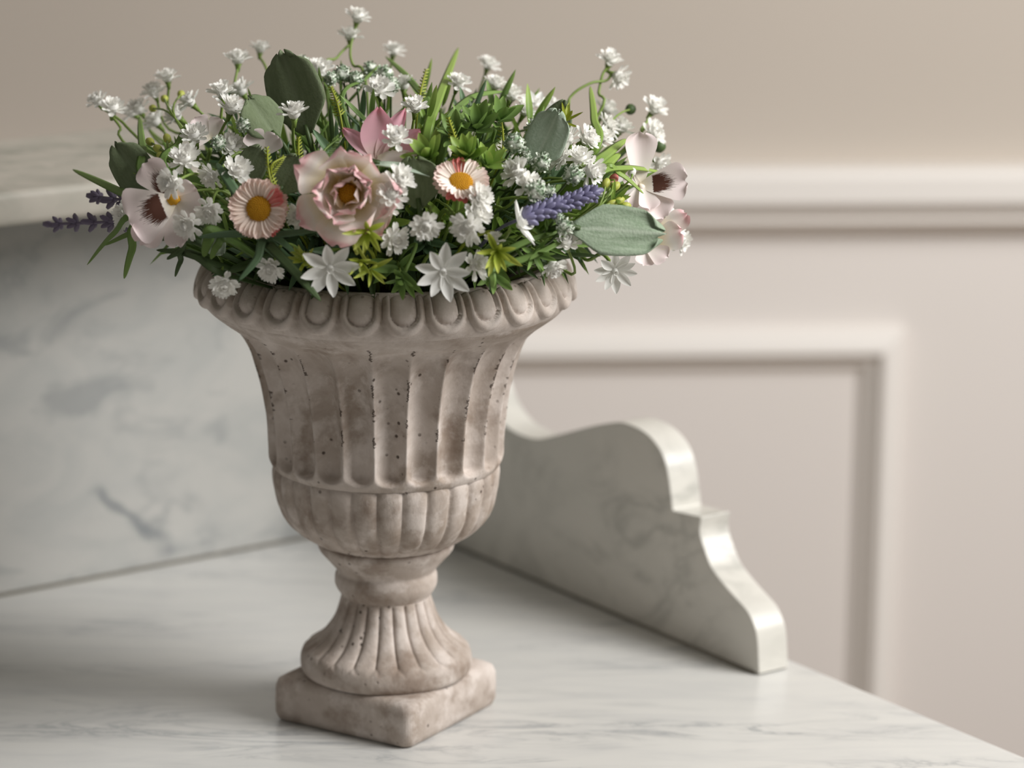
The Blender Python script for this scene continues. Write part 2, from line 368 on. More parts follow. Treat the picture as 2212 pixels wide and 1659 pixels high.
# ------------------------------------------------------------------ marble washstand
K = pt_z(855.7, 1125.8, ZT); SY = radians(35.5)
U, W_ = V((cos(SY), sin(SY), 0)), V((sin(SY), -cos(SY), 0)); Z = V((0, 0, 1))
def sp(u, v, z): return K + U*u + W_*v + Z*z
stand = thing('washstand', sp(-.4, .25, -ZT), 'white veined marble washstand with splashback, shelf and scrolled side gallery', 'washstand')
def prism(name, pts, vec, mat, parent, bev=.003, seg=3):
    mb = MB(); n = len(pts); P = [V(p) for p in pts]
    mb.add(P+[p+vec for p in P], [tuple(range(n))[::-1], tuple(range(n, 2*n))]+[(i, (i+1) % n, n+(i+1) % n, n+i) for i in range(n)])
    me = mb.mesh(name, mat); bm = bmesh.new(); bm.from_mesh(me); bmesh.ops.recalc_face_normals(bm, faces=bm.faces); bm.to_mesh(me); bm.free()
    o = link(name, me, parent)
    if bev:
        b = o.modifiers.new('bevel', 'BEVEL'); b.width = bev; b.segments = seg; b.limit_method = 'ANGLE'; b.angle_limit = radians(40); b.harden_normals = False
        o.modifiers.new('wn', 'WEIGHTED_NORMAL').keep_sharp = True
    return o
def boxs(name, u0, u1, v0, v1, z0, z1, mat, bev=.003):
    return prism(name, [sp(u0, v0, z0), sp(u1, v0, z0), sp(u1, v1, z0), sp(u0, v1, z0)], Z*(z1-z0), mat, stand, bev)
GT = .0185
boxs('marble_top', -.82, .0305, -.046, .56, -.024, 0, M_top, .0045)
SV = .088                                    # how far the shelf comes forward
zs0 = pt_pl(0, 495, sp(0, SV, 0), W_).z-K.z; zs1 = pt_pl(0, 417, sp(0, SV, 0), W_).z-K.z
boxs('splashback', -.82, 0, -.042, 0, .0006, zs0, M_splash, .001)
boxs('shelf', -.82, .022, -.046, SV, zs0, zs1, M_shelf, .004)
gp = [(1109, 921), (1095, 922), (1124, 939), (1156, 947.6), (1185, 944), (1233, 932), (1281, 920), (1329, 912.6), (1353, 915), (1382, 927), (1406.5, 946), (1426, 973), (1438, 1004), (1445, 1040), (1450, 1081), (1452, 1103)]
def gpt(x, y): p = pt_pl(x, y, K, U); return (p-K).dot(W_), p.z-K.z
up_ = [(1022, 690), (1026, 735), (1033, 785), (1043, 833), (1058, 872), (1075, 900)]
A = [gpt(*p) for p in up_+gp[1:]]; B = [gpt(*p) for p in ((1514, 1117),)]
Cc = [gpt(*p) for p in ((1512, 1132), (1511, 1152), (1520, 1184), (1537, 1227), (1563, 1262), (1589, 1292), (1615, 1322), (1630.5, 1357), (1636, 1388), (1638, 1431), (1639, 1475))]
def cr2(P, n=4): return [(p.x, p.y) for p in smoothpath([V((a, b, 0)) for a, b in P], n)]
prf = [(-.042, 0.0006), (-.042, zs0), (A[0][0]-.012, zs0), (A[0][0]-.003, (A[0][1]+zs0)/2)] + cr2(A) + B + [q for q in cr2(Cc) if q[1] > .004] + [(Cc[-1][0], .0006)]
prism('side_gallery', [sp(0, a, b) for a, b in prf], U*GT, M_gal, stand, .0022)
boxs('back_joint', -.81, 0, -.001, .0011, -.0002, .0013, M_joint, 0)
boxs('gallery_joint', -.0011, .001, 0, Cc[-1][0]-.003, -.0002, .0012, M_joint, 0)
boxs('cabinet', -.79, .005, -.01, .53, -ZT+.1, -.024, M_cab, .004)
for a, b in ((-.78, 0), (-.05, 0), (-.78, .47), (-.05, .47)): boxs('leg', a, a+.05, b, b+.05, -ZT, -ZT+.1, M_cab, .004)

# ------------------------------------------------------------------ urn
def axis(row): p = pt_y(835, row, 0); return p.z, (p-CAM).dot(FW)/FPX
urn = thing('urn', (0, 0, ZT), 'weathered taupe stone urn with fluted bowl on a square plinth', 'urn')
def prof_rz(L): return [(hw*axis(r)[1], axis(r)[0]) for r, hw in L]
def dens(P, n):
    Q = smoothpath([V((r, z, 0)) for r, z in P], 8); d = [0]
    for i in range(1, len(Q)): d.append(d[-1]+(Q[i]-Q[i-1]).length)
    out = []; j = 0
    for i in range(n+1):
        t = d[-1]*i/n
        while j < len(d)-2 and d[j+1] < t: j += 1
        f = (t-d[j])/max(1e-9, d[j+1]-d[j]); q = Q[j].lerp(Q[j+1], f); out.append((q.x, q.y))
    return out
def lathe(name, P, n, nth, mod, mat, parent):
    Q = dens(P, n); mb = MB(); vs = []; uvs = []; fs = []
    for i, (r, z) in enumerate(Q):
        t = i/n
        for k in range(nth+1):
            a = 2*pi*k/nth - pi/2                # theta 0 faces the camera
            rr = r + (mod(t, a+pi/2, r, z) if mod else 0)
            rr += .00035*noise.noise(V((cos(a)*r, sin(a)*r, z))*70)
            vs.append((rr*cos(a), rr*sin(a), z)); uvs.append((k/nth, t))
    for i in range(n):
        for k in range(nth):
            q = i*(nth+1)+k; fs.append((q, q+1, q+nth+2, q+nth+1))
    mb.add(vs, fs, uvs); me = mb.mesh(name, mat)
    bm = bmesh.new(); bm.from_mesh(me); bmesh.ops.remove_doubles(bm, verts=bm.verts, dist=1e-6); bmesh.ops.recalc_face_normals(bm, faces=bm.faces); bm.to_mesh(me); bm.free()
    return link(name, me, parent)
ss = lambda a, b, x: (lambda t: t*t*(3-2*t))(min(1, max(0, (x-a)/(b-a))))
zP = axis(1443)[0]
def flutes(t, th):                              # t 0 = top
    ph = th*24/(2*pi)+.22; d = abs((ph % 1)-.5)*2  # 1 on the ridge, 0 mid-flute
    half = .13                                  # arched ends
    e0 = ss(.13+.05*d*d, .22+.05*d*d, t); e1 = 1-ss(.925-.06*d**3, .965-.03*d*d, t)
    prof_ = (1-d**2.2)
    return -.0054*prof_*e0*e1*(.75+.25*ss(.1, .5, t))
bowl_P = prof_rz([(640, 393), (655, 384), (673, 361), (693, 333), (715, 313), (743, 297), (771, 287.5), (802, 278), (834, 270), (870, 264), (906, 260.5), (946, 257.5), (970, 255.5), (985, 251.5), (994, 247), (999, 243)])
bowl = lathe('bowl', bowl_P, 120, 24*24, lambda t, th, r, z: flutes(t, th), M_bowl, urn)
def gad(t, th, r, z):
    d = abs((th*28/(2*pi)+.15) % 1-.5)*2; d = 1-d
    return (.0028*(sqrt(max(0, 1-(1-d)**2.6))-1))*ss(0.0, .06, t)*(1-ss(.9, 1, t)*.6)*min(1, r/.045)
lower_P = prof_rz([(993, 238), (1000, 243), (1013, 246), (1032, 245), (1049, 242), (1085, 233.5), (1113, 218), (1135, 196), (1148, 176), (1158, 158), (1165, 140)])
lower = lathe('gadrooned_base', lower_P, 70, 28*18, gad, M_stone, urn)
collar_P = prof_rz([(1162, 136), (1166, 145), (1174, 147), (1184, 142), (1197, 130), (1215, 114), (1224, 107), (1229, 106), (1236, 110), (1246, 111), (1256, 110.5), (1265, 107), (1274, 101), (1280, 97), (1284, 93)])
lathe('collar', collar_P, 50, 128, None, M_stone, urn)
def ft(t, th, r, z):
    d = 1-abs((th*22/(2*pi)+.35) % 1-.5)*2
    arch = .78-.07*(1-d)**2
    return (.0026*(sqrt(max(0, 1-(1-d)**2.6))-1))*ss(0.02, .06, t)*(1-ss(arch-.02, arch+.03, t))*min(1, r/.026)
foot_P = prof_rz([(1277, 94), (1283, 97), (1302, 103), (1334, 115), (1362, 135), (1378, 153), (1388, 168), (1395, 177), (1404, 182), (1413, 184.5), (1425, 185), (1434, 183.5), (1441, 179), (1445, 172)])
lathe('foot', foot_P, 90, 22*20, ft, M_stone, urn)
# plinth
PY = radians(-31.8); hs = .0378; pv = []
def rsq(h, rad, n=6):
    o = []
    for c, (sx, sy) in enumerate(((1, 1), (-1, 1), (-1, -1), (1, -1))):
        for i in range(n+1):
            a = pi/2*c+pi/2*i/n; o.append((sx*(h-rad)+rad*cos(a), sy*(h-rad)+rad*sin(a)))
    return o
mb = MB(); H = zP-ZT; rows = [(0, hs-.0025), (.001, hs-.001), (.004, hs), (H*.5, hs+.0002), (H-.0045, hs), (H-.0018, hs-.0009), (H-.0004, hs-.003), (H, hs-.006), (H, .02)]
nn = 28; vs = []; fs = []; Rz = Matrix.Rotation(PY, 3, 'Z')
def sub(P, m=4): return [V((*P[i], 0)).lerp(V((*P[(i+1) % len(P)], 0)), j/m) for i in range(len(P)) for j in range(m)]
for z, h in rows:
    for p in sub(rsq(h, .0045)):
        q = V((p.x, p.y, z)); e = noise.noise(q*60)*.0007 if z > 0.0005 and h > .025 else 0
        d = V((p.x, p.y, 0)).normalized(); q += d*e; q.z += (noise.noise(q*45+V((4, 4, 4)))*.0004 if z > .002 and h > .025 else 0)
        vs.append(Rz @ q + V((0, 0, ZT)))
m = nn*4
for i in range(len(rows)-1):
    for k_ in range(m): fs.append((i*m+k_, i*m+(k_+1) % m, (i+1)*m+(k_+1) % m, (i+1)*m+k_))
fs += [tuple(range(m))[::-1], tuple((len(rows)-1)*m+i for i in range(m))]
mb.add(vs, fs); link('plinth', mb.mesh('plinth', M_stone), urn)
# rim: lip ring with inner wall, and 28 egg cells
zl, sl = axis(556); lipr = 366*sl
rim_in = [(.052, zl-.035), (.060, zl-.014), (lipr-.0045, zl-.004), (lipr-.0022, zl-.0005), (lipr-.0008, zl+.0003), (lipr+.0004, zl-.0006), (lipr+.0006, zl-.0022)]
rim = lathe('rim', rim_in, 26, 160, None, M_stone, urn)
EN = 28
eg_P = dens([(lipr+.0002, zl-.0016)]+prof_rz([(570, 379), (585, 391), (600, 398), (617, 402), (630, 402), (642, 396), (652, 386)]), 34)
def egg_h(u, t):                               # u -1..1 across the cell, t 0 top .. 1 bottom
    def U_(x, half, end, k=.42):
        hh = half*k
        return abs(x)/half if t < end-hh else sqrt((x/half)**2+((t-(end-hh))/hh)**2)
    dF = U_(u, .95, .82); dE = U_(u, .56, .60)
    h = 0
    if dF < 1: h = .0024*min(1, (1-dF)/.2)**.5
    h -= .0026*max(0, 1-abs(dE-1.1)/.17)
    if dE < 1: h = .0002+.0024*sqrt(max(0, 1-dE*dE*.98))
    return h*ss(0, .05, t)
mb = MB(); vs = []; fs = []; uvs = []; nu = 26
for i, (r, z) in enumerate(eg_P):
    t = i/34; a_ = eg_P[min(i+1, 34)]; b_ = eg_P[max(i-1, 0)]; tg = V((a_[0]-b_[0], a_[1]-b_[1])).normalized(); nr, nz = -tg.y, tg.x
    for k_ in range(nu+1):
        u = k_/nu*2-1; a = -pi/2+u*pi/EN; h = egg_h(u, t)
        q = r+nr*h; vs.append((q*cos(a), q*sin(a), z+nz*h)); uvs.append((k_/nu, t))
for i in range(34):
    for k_ in range(nu): q = i*(nu+1)+k_; fs.append((q, q+1, q+nu+2, q+nu+1))
mb.add(vs, fs, uvs); egg_me = mb.mesh('egg_moulding', M_stone)
for i in range(EN):
    link('egg_moulding', egg_me, rim, Matrix.Rotation(radians(-5.2)+2*pi*i/EN, 4, 'Z'))
mb = MB(); n_ = 40; vs = [(0, 0, zl+.012)]; fs = []
for i in range(1, 13):
    for k_ in range(n_):
        r = .0715*i/12; a = 2*pi*k_/n_
        vs.append((r*cos(a), r*sin(a), zl+.012-.03*(i/12)**2+.006*noise.noise(V((r*cos(a), r*sin(a), 1))*60)))
fs += [(0, 1+k_, 1+(k_+1) % n_) for k_ in range(n_)]
for i in range(11):
    for k_ in range(n_): fs.append((1+i*n_+k_, 1+(i+1)*n_+k_, 1+(i+1)*n_+(k_+1) % n_, 1+i*n_+(k_+1) % n_))
mb.add(vs, fs); tag(link('urn_filling', mb.mesh('urn_filling', M_soil)), 'dark brown filling in the mouth of the urn under the stems', 'filling')

# ------------------------------------------------------------------ flowers: placement
ZR = zl; EC = V((0, 0.0, ZR+.008)); EA = V((.138, .112, .082))
def P3(x, y, push=0.):                        # pixel's ray against the bouquet's dome; push moves it back along the ray
    d = ray(x, y); o = CAM-EC
    os_ = V((o.x/EA.x, o.y/EA.y, o.z/EA.z)); ds = V((d.x/EA.x, d.y/EA.y, d.z/EA.z))
    a = ds.dot(ds); b = os_.dot(ds); c = os_.dot(os_)-1; D = b*b-a*c
    t = (-b-sqrt(D))/a if D > 0 else -b/a
    if D > 0:
        tm = -b/a; t = max(t, tm-.105)
    return CAM+d*t+d.normalized()*push
def out_dir(p, upw=.35):
    n = p-V((0, .01, ZR-.035)); n.z += upw*.05; return n.normalized()
def face(ang, tilt):
    a = radians(ang); t = radians(tilt); return (RT*cos(a)+UP*sin(a))*sin(t)-FW*cos(t)
def idir(ang, toward=0.): a = radians(ang); return (RT*cos(a)+UP*sin(a)-FW*toward).normalized()
PXM = 1.42/FPX                                # metres per pixel at the flowers
def root_for(p):
    d = V((p.x, p.y, 0)); L = d.length
    return V((0, 0, ZR-.012)) + d*min(.5, .045/max(L, .01))
def stem_path(p, n, way=None, sag=.0):
    r = root_for(p); b = p-n*.004
    if way: return [r]+[pt_y(q[0], q[1], r.y+(b.y-r.y)*(i+1)/(len(way)+1)) for i, q in enumerate(way)]+[b]
    m = r.lerp(b, .55); m += V((0, 0, .012+sag)); m2 = b-n*.016
    return [r, m, m2, b]

# ---- gypsophila heads
def gyp_mesh(seed):
    rr = random.Random(seed); mb = MB()
    for cnt, L, el, Wd in ((9, .0060, 6, .0027), (9, .0055, 30, .0026), (8, .0049, 54, .0024), (5, .0042, 76, .002)):
        for i in range(cnt):
            a = 2*pi*(i+rr.uniform(-.18, .18))/cnt+el; e = radians(el+rr.uniform(-9, 9))
            d = V((cos(a)*cos(e), sin(a)*cos(e), sin(e)))
            mb.add(*petal(L*rr.uniform(.88, 1.1), Wd, 'spat', rr.uniform(-.1, .45), .5, 4, 2, notch=.14, seed=rr.random()), M=frame(V((0, 0, -.0008))+d*.0006, d, V((0, 0, 1))))
    blob(mb, Matrix.Translation((0, 0, .0004)), .0026, .0026, .0030, 10, 7, .3, seed)
    return mb.mesh('flower_head', M_white)
GYP = [gyp_mesh(i) for i in range(5)]
def cal_mesh():
    mb = MB()
    for i in range(5):
        a = 2*pi*i/5; d = V((cos(a)*.8, sin(a)*.8, .45)).normalized()
        mb.add(*petal(.0028, .0013, 'lance', .3, .4, 3, 2), M=frame(V((0, 0, -.0038)), d, V((0, 0, 1))))
    tube(mb, [(0, 0, -.0055), (0, 0, -.0035), (0, 0, -.002)], .0007, .0015, 6, n=1); return mb.mesh('calyx', M_stem)
CALY = cal_mesh()
def zmat(p, n, spin=0, s=1.): return Matrix.Translation(p) @ V((0, 0, 1)).rotation_difference(n).to_matrix().to_4x4() @ Matrix.Rotation(spin, 4, 'Z') @ Matrix.Scale(s, 4)
GG = 'gypsophila sprigs in the urn'
def gyp(label, heads, ways=None, sr=.00062):
    pts = []
    for h in heads:
        x, y = h[:2]; push = h[2] if len(h) > 2 else 0; p = P3(x, y, push)
        n = face(*h[3]) if len(h) > 3 and h[3] else (out_dir(p)+V((R.uniform(-.25, .25), R.uniform(-.3, .1), R.uniform(-.1, .25)))).normalized()
        pts.append((p, n, h[4] if len(h) > 4 else R.uniform(.92, 1.08)))
    r = root_for(pts[0][0]); t = thing('gypsophila_sprig', r, label, 'flower', GG)
    for i, (p, n, s) in enumerate(pts):
        wy = None
        if ways and i < len(ways) and ways[i]: wy = ways[i]
        mb = MB(); tube(mb, stem_path(p, n, wy), sr*1.15, sr, 6)
        link('stem', mb.mesh('stem', M_stem), t)
        h = link('flower_head', GYP[R.randrange(5)], t, zmat(p, n, R.random()*6, s*1.08))
        c = bpy.data.objects.new('calyx', CALY); COL.objects.link(c); c.parent = h
gyp('white gypsophila sprig with two heads, tallest of the arrangement', [(773, 37, .03, (75, 70)), (757, 77, .03, (85, 75))], [[(792, 192, .03), (762, 140, .03), (757, 105, .03)], [(700, 180, .03), (728, 125, .03)]])
gyp('single white gypsophila head on a straight stem left of the dark leaf', [(514, 127, .015, (88, 75))], [[(497, 260, .015), (505, 190, .015)]])
gyp('blurred white gypsophila bud-like head just left above the dark leaf', [(562, 105, .045, (85, 80), .85)], [[(600, 230, .045), (576, 150, .045)]])
gyp('white gypsophila pair at the upper left beside lime buds', [(362, 167, .02, (95, 70)), (332, 198, .025, (110, 60)), (300, 235, .03, (120, 60))])
gyp('white gypsophila pair farthest left above the grass blades', [(210, 218, .01, (120, 60), .85), (243, 235, .0, (80, 55), 1.)], [[(310, 310, .01), (262, 262, .01)], [(290, 330, .005), (260, 275, 0)]])
gyp('blurred white gypsophila sprig behind the lime buds at the left', [(410, 220, .02), (285, 242, .045), (335, 262, .045), (380, 250, .04)])
gyp('white gypsophila cluster of three left of the dark leaf', [(480, 200, .01, (90, 65)), (500, 233, .0, (70, 60), 1.1), (520, 195, .05)])
gyp('single white gypsophila head on an upright stem in front of the dark leaf', [(635, 243, -.01, (90, 72), 1.1)], [[(655, 395, .0), (637, 330, -.005), (633, 280, -.01)]])
gyp('white gypsophila pair above the left pansy', [(420, 295, 0, (100, 50), 1.05), (497, 315, .01, (60, 40))])
gyp('white gypsophila pair right beside the blotched petal of the left pansy', [(399, 345, -.014, (90, 35), 1.1), (370, 393, -.022, (200, 35), 1.1)])
gyp('cream white gypsophila pair above the peach daisy', [(457, 380, 0, (220, 55), .95), (512, 370, 0, (50, 30), 1.05)])
gyp('white gypsophila pair between the left pansy and the peach daisy', [(452, 455, 0, (250, 30), 1.05), (405, 485, -.006, (220, 35), 1.1)])
gyp('single white gypsophila head between lavender and the left pansy', [(272, 465, 0, (170, 40))])
gyp('white gypsophila head in front of the pink petals', [(855, 300, -.01, (80, 40), 1.05)], [[(815, 355, .0), (836, 330, -.006)]])
gyp('white gypsophila head above right of the pink petals', [(898, 232, .012, (80, 60), .95)])
gyp('blurred white gypsophila head high at the back middle', [(850, 110, .06, (80, 70), .9)])
gyp('blurred white gypsophila pair at the back, right below the tallest sprig', [(820, 195, .04, (90, 40), 1.1), (872, 182, .06)])
gyp('blurred white gypsophila head right of the tall grass blade', [(990, 180, .045, (70, 55))])
gyp('blurred white gypsophila pair at the back right of the tall grass blade', [(1055, 140, .06, (70, 65), .9), (1070, 182, .06)])
gyp('blurred white gypsophila sprig at the back above the pale velvet leaf', [(1105, 205, .055), (1200, 235, .06), (1135, 240, .06)])
gyp('white gypsophila pair overlapping the right edge of the rose', [(865, 388, -.012, (40, 40), 1.05), (848, 422, -.012, (80, 30), 1.1), (838, 445, -.006, (80, 30), .9)])
gyp('elongated white gypsophila pair left of the right lavender', [(1118, 372, -.004, (140, 50), 1.15), (1143, 402, -.004, (40, 40), 1.1)])
gyp('white gypsophila sprig with a round ball head below the tilted daisy', [(920, 487, -.012, (270, 25), 1.05), (1010, 490, -.012, (230, 30), 1.15), (1030, 460, -.008, (20, 35), 1.1)], [[(905, 470, .01), (905, 450, -.008), (930, 448, -.012)], [(930, 452, .0), (960, 442, -.008), (985, 465, -.01)]])
gyp('white gypsophila head over the lower right edge of the tilted daisy', [(1037, 428, -.01, (30, 40), 1.)])
gyp('white gypsophila head right of the lime rosette under the rose', [(852, 515, -.006, (330, 35), 1.05)])
gyp('white gypsophila head above the rim left of the star flowers', [(585, 580, .002, (250, 35), .98)])
gyp('white gypsophila head drooping over the left end of the rim', [(485, 613, -.004, (270, 40), 1.)], [[(460, 520, .004), (478, 560, -.004), (481, 590, -.004)]])
gyp('white gypsophila head peeping out between the daisy and the rose', [(648, 465, .01, (180, 30), .95)])
gyp('white gypsophila head touching the right star flower', [(1028, 573, .0, (20, 45), 1.)])
gyp('white gypsophila pair hanging at the right end of the rim', [(1195, 575, .0, (300, 60), .95), (1225, 525, .0, (100, 40), .95)])
gyp('half open white gypsophila head inside the right lime rosette', [(1066, 518, .0, (90, 60), .7)])
gyp('white gypsophila pair above the frosted berries on the right', [(1225, 300, 0, (110, 60), 1.05), (1268, 300, 0, (30, 60), 1.05)])
gyp('white gypsophila cluster of three among frosted berries on the right', [(1212, 338, .004, (150, 50), 1.1), (1277, 368, -.006, (340, 60), 1.15), (1252, 343, 0, (80, 50), 1.05)], [None, [(1215, 470, .0), (1235, 400, -.004), (1255, 350, -.004)]])
gyp('blurred white gypsophila cluster behind the pale green blade on the right', [(1310, 237, .03), (1312, 272, .03), (1342, 276, .035), (1300, 297, .025)])
gyp('white gypsophila pair high on the right on an arched stem', [(1318, 130, .025, (70, 65), 1.), (1335, 166, .02, (330, 60), 1.)], [[(1285, 260, .02), (1293, 200, .025), (1302, 160, .025)], [(1210, 270, .01), (1232, 210, .015), (1275, 180, .02), (1310, 174, .02)]])
gyp('white gypsophila pair topmost at the right edge', [(1415, 235, .02, (50, 60)), (1410, 288, .005, (20, 50), 1.05)], [[(1360, 310, .01), (1385, 280, .015), (1402, 255, .02)], [(1280, 350, .0), (1330, 315, .0), (1385, 298, .005)]])
gyp('white gypsophila head right beside the upright petal of the right pansy', [(1425, 352, .02, (330, 50), .95)])
gyp('blurred white gypsophila trio at the far right below the pansy', [(1442, 468, .025), (1458, 492, .025, (10, 60)), (1470, 522, .03, (340, 60), .9)])
gyp('white gypsophila head at the right of the dark leaf', [(690, 150, .04, (80, 50), 1.05)])

# ---- white star flowers
star_pet = [petal_mesh('petal', M_star, .0122, .0052, 'oval', .28, .35, 7, 4, crease=.12, seed=i, ruffle=.01) for i in range(3)]
def star(label, x, y, push, fc, s, cnt=9, base=0, way=None):
    p = P3(x, y, push); n = face(*fc); r = root_for(p); t = thing('star_flower', r, label, 'flower', 'white star flowers')
    mb = MB(); tube(mb, stem_path(p, n, way), .0009, .0008); link('stem', mb.mesh('stem', M_stem), t)
    B_ = zmat(p, n, base, s)
    for i in range(cnt):
        a = 2*pi*i/cnt+R.uniform(-.08, .08); e = radians(R.uniform(2, 14)); d = V((cos(a)*cos(e), sin(a)*cos(e), sin(e)))
        link('petal', star_pet[i % 3], t, B_ @ frame(d*.0008, d, V((0, 0, 1))) @ Matrix.Scale(R.uniform(.86, 1.06), 4))
    mb = MB()
    for i in range(6):
        a = i; mb.add(*petal(.0045, .0014, 'spat', .6, .4, 4, 2), M=B_ @ frame(V((0, 0, 0)), V((cos(a)*.7, sin(a)*.7, .8)), V((0, 0, 1))))
    blob(mb, B_ @ Matrix.Translation((0, 0, .0006)), .0016, .0016, .0016)
    link('flower_centre', mb.mesh('flower_centre', M_star), t)
star('white star flower hanging over the rim, left of the two front ones', 713, 578, -.004, (285, 22), 1.0, 8, .3)
star('white star flower hanging over the rim, right of the two front ones', 957, 586, -.004, (280, 18), 1.02, 9, .1)
star('white star flower seen from the side in front of the right lavender', 1120, 488, -.012, (25, 80), .95, 8, .4, [(1060, 545, .0), (1090, 515, -.008)])
star('blurred white star flower drooping alone right of the rim', 1328, 583, .03, (290, 32), .82, 10, 0, [(1225, 555, .01), (1270, 562, .02), (1300, 548, .03)])
star('blurred white star flower at the back right top', 1158, 228, .06, (80, 60), .8)

# ---- daisies
def daisy(label, x, y, push, fc, s, coral, mats, spin=0):
    p = P3(x, y, push); n = face(*fc); r = root_for(p); t = thing('daisy', r, label, 'flower')
    mb = MB(); tube(mb, stem_path(p, n), .0011, .0009); link('stem', mb.mesh('stem', M_stem), t)
    B_ = zmat(p, n, spin, s); N_ = 30
    pm = [[petal_mesh('petal', m_,   .0135, .0036, 'spat', .12, .6, 8, 4, notch=.07, crease=.15, seed=i) for m_ in (mats, M_coral)] for i in range(2)]
    for lay in range(2):
        for i in range(N_):
            a = 2*pi*(i+.5*lay)/N_; e = radians(13-9*lay+R.uniform(-3, 3)); d = V((cos(a)*cos(e), sin(a)*cos(e), sin(e)))
            c = any(abs(((math.degrees(a)-q+180) % 360)-180) < wd for q, wd, ly in coral if ly in (lay, 2))
            o = link('petal', pm[i % 2][1 if c else 0], t, B_ @ frame(V((0, 0, -.0006*lay)), d, V((0, 0, 1))) @ Matrix.Scale(R.uniform(.94, 1.02), 4))
            if c: o['label'] = 'coral red petal'
    mb = MB(); blob(mb, Matrix.Identity(4), .0056, .0056, .0022, 24, 12)
    for i in range(150):
        q = sqrt((i+.5)/150); a = i*2.39996; z = .0022*sqrt(1-q*q*.98)
        blob(mb, Matrix.Translation((q*.0056*cos(a), q*.0056*sin(a), z)), .00042, .00042, .0006, 5, 3)
    link('flower_disc', mb.mesh('flower_disc', M_yellow), t, B_ @ Matrix.Translation((0, 0, .0012)))
daisy('peach pink daisy facing front on the left with one coral patch', 561, 451, -.008, (200, 8), .97, [(22, 20, 0), (300, 11, 1)], M_daisy)
daisy('tilted cream pink daisy with coral tips right of the rose', 995, 398, -.004, (78, 42), .92, [(105, 14, 0), (265, 20, 1)], M_daisyp)

# ---- rose
def rose(label, x, y, push, fc, s):
    p = P3(x, y, push); n = face(*fc); r = root_for(p); t = thing('rose', r, label, 'flower')
    mb = MB(); tube(mb, stem_path(p-n*.01, n), .0016, .0014); link('stem', mb.mesh('stem', M_stemd), t)
    B_ = zmat(p-n*.008, n, 0, s)
    rows_ = [(7, .0228, .022, 34, .3, M_rose, 0, .06), (7, .0225, .019, 48, .4, M_rose, .5, .065), (5, .0205, .016, 58, .5, M_rose, .2, .065), (3, .0165, .013, 64, .4, M_rosei, .6, .06)]
    for ri, (cnt, L, Wd, el, cl, m_, off, rf) in enumerate(rows_):
        for i in range(cnt):
            a = 2*pi*(i+off)/cnt+R.uniform(-.2, .2); e = radians(el+R.uniform(-12, 12)); d = V((cos(a)*cos(e), sin(a)*cos(e), sin(e)))
            me = petal_mesh('petal', m_, L*R.uniform(.84, 1.1), Wd*R.uniform(.95, 1.25), 'fan', cl+R.uniform(-.15, .25), .38, 11, 10, ruffle=rf, seed=R.random(), wave=R.uniform(1.6, 3), roll=-.05)
            link('petal', me, t, B_ @ frame(V((cos(a), sin(a), 0))*.0012*(4-ri)+V((0, 0, .0008*ri)), d, V((0, 0, 1))))
    mb = MB(); blob(mb, B_ @ Matrix.Translation((0, -.001, .008)), .0042, .0042, .0042, 16, 8)
    for i in range(60):
        q = sqrt((i+.5)/60); a = i*2.4
        blob(mb, B_ @ Matrix.Translation((q*.004*cos(a), -.001+q*.004*sin(a), .008+.0042*sqrt(1-q*q*.95))), .0006, .0006, .0008, 5, 3)
    o = link('flower_disc', mb.mesh('flower_disc', M_yellow), t); o['label'] = 'yellow flower centre'
rose('large cream rose with pink edged ruffled petals, front and middle', 752, 414, -.006, (265, 8), .98)

# ---- flowers with petals set one by one: (image angle, length px, width px, toward camera, blotched)
def petals_flower(name, label, x, y, push, plist, mats, cpx=None, cmat=None, csize=0, cat='flower', n=None):
    p = P3(x, y, push); n = n or face(90, 20); r = root_for(p); t = thing(name, r, label, cat)
    mb = MB(); tube(mb, stem_path(p-n*.004, n), .0011, .0009); link('stem', mb.mesh('stem', M_stem), t)
    for i, (ang, L, Wd, tw, b, *o) in enumerate(plist):
        d = idir(ang, tw); curl = o[0] if o else .25; pf = o[1] if len(o) > 1 else 'fan'; off = o[2] if len(o) > 2 else (0, 0)
        me = petal_mesh('petal', mats[b], L*PXM, Wd*PXM, pf, curl, .22, 12, 10, ruffle=.05, seed=i+x, wave=1.7)
        q = p+n*(.0004*i)+RT*off[0]*PXM+UP*off[1]*PXM
        ob = link('petal', me, t, frame(q, d, n-FW*.6))
        if b and name == 'pansy': ob['label'] = 'petal with a dark brown blotch'
    if csize:
        mb = MB(); q = p+n*.002+(RT*cpx[0]+UP*cpx[1])*PXM; blob(mb, zmat(q, n), csize*PXM, csize*PXM*.8, csize*PXM*.7, 10, 7, .3)
        link('flower_centre', mb.mesh('flower_centre', cmat), t)
PM = [M_pan, M_panb]
petals_flower('pansy', 'pale lilac pansy with dark blotches at the far left', 378, 432, -.004,
    [(128, 98, 92, .10, 1, .1), (35, 52, 60, .05, 0), (-15, 62, 80, .15, 0), (-82, 98, 70, .1, 0, .2), (232, 112, 84, .2, 0, -.3), (205, 100, 150, .45, 1, -.5)], PM, (-2, 4), M_yellow, 17, n=face(230, 25))
petals_flower('pansy', 'pale pink pansy with a brown blotch at the far right', 1382, 400, .012,
    [(92, 112, 92, .0, 0, .2), (150, 42, 40, .2, 0), (-55, 88, 84, .1, 0, .2), (-120, 52, 40, .1, 0, .4), (5, 96, 100, .3, 1, -.4), (-75, 60, 60, .2, 0, .3)], PM, (-2, -4), M_daisyp, 9, n=face(0, 30))
petals_flower('pansy', 'pale lilac pansy set deep among leaves behind the peach daisy', 568, 335, .02,
    [(50, 52, 60, .1, 0), (120, 55, 62, .05, 0), (200, 45, 50, .1, 0)], PM, n=face(80, 30))
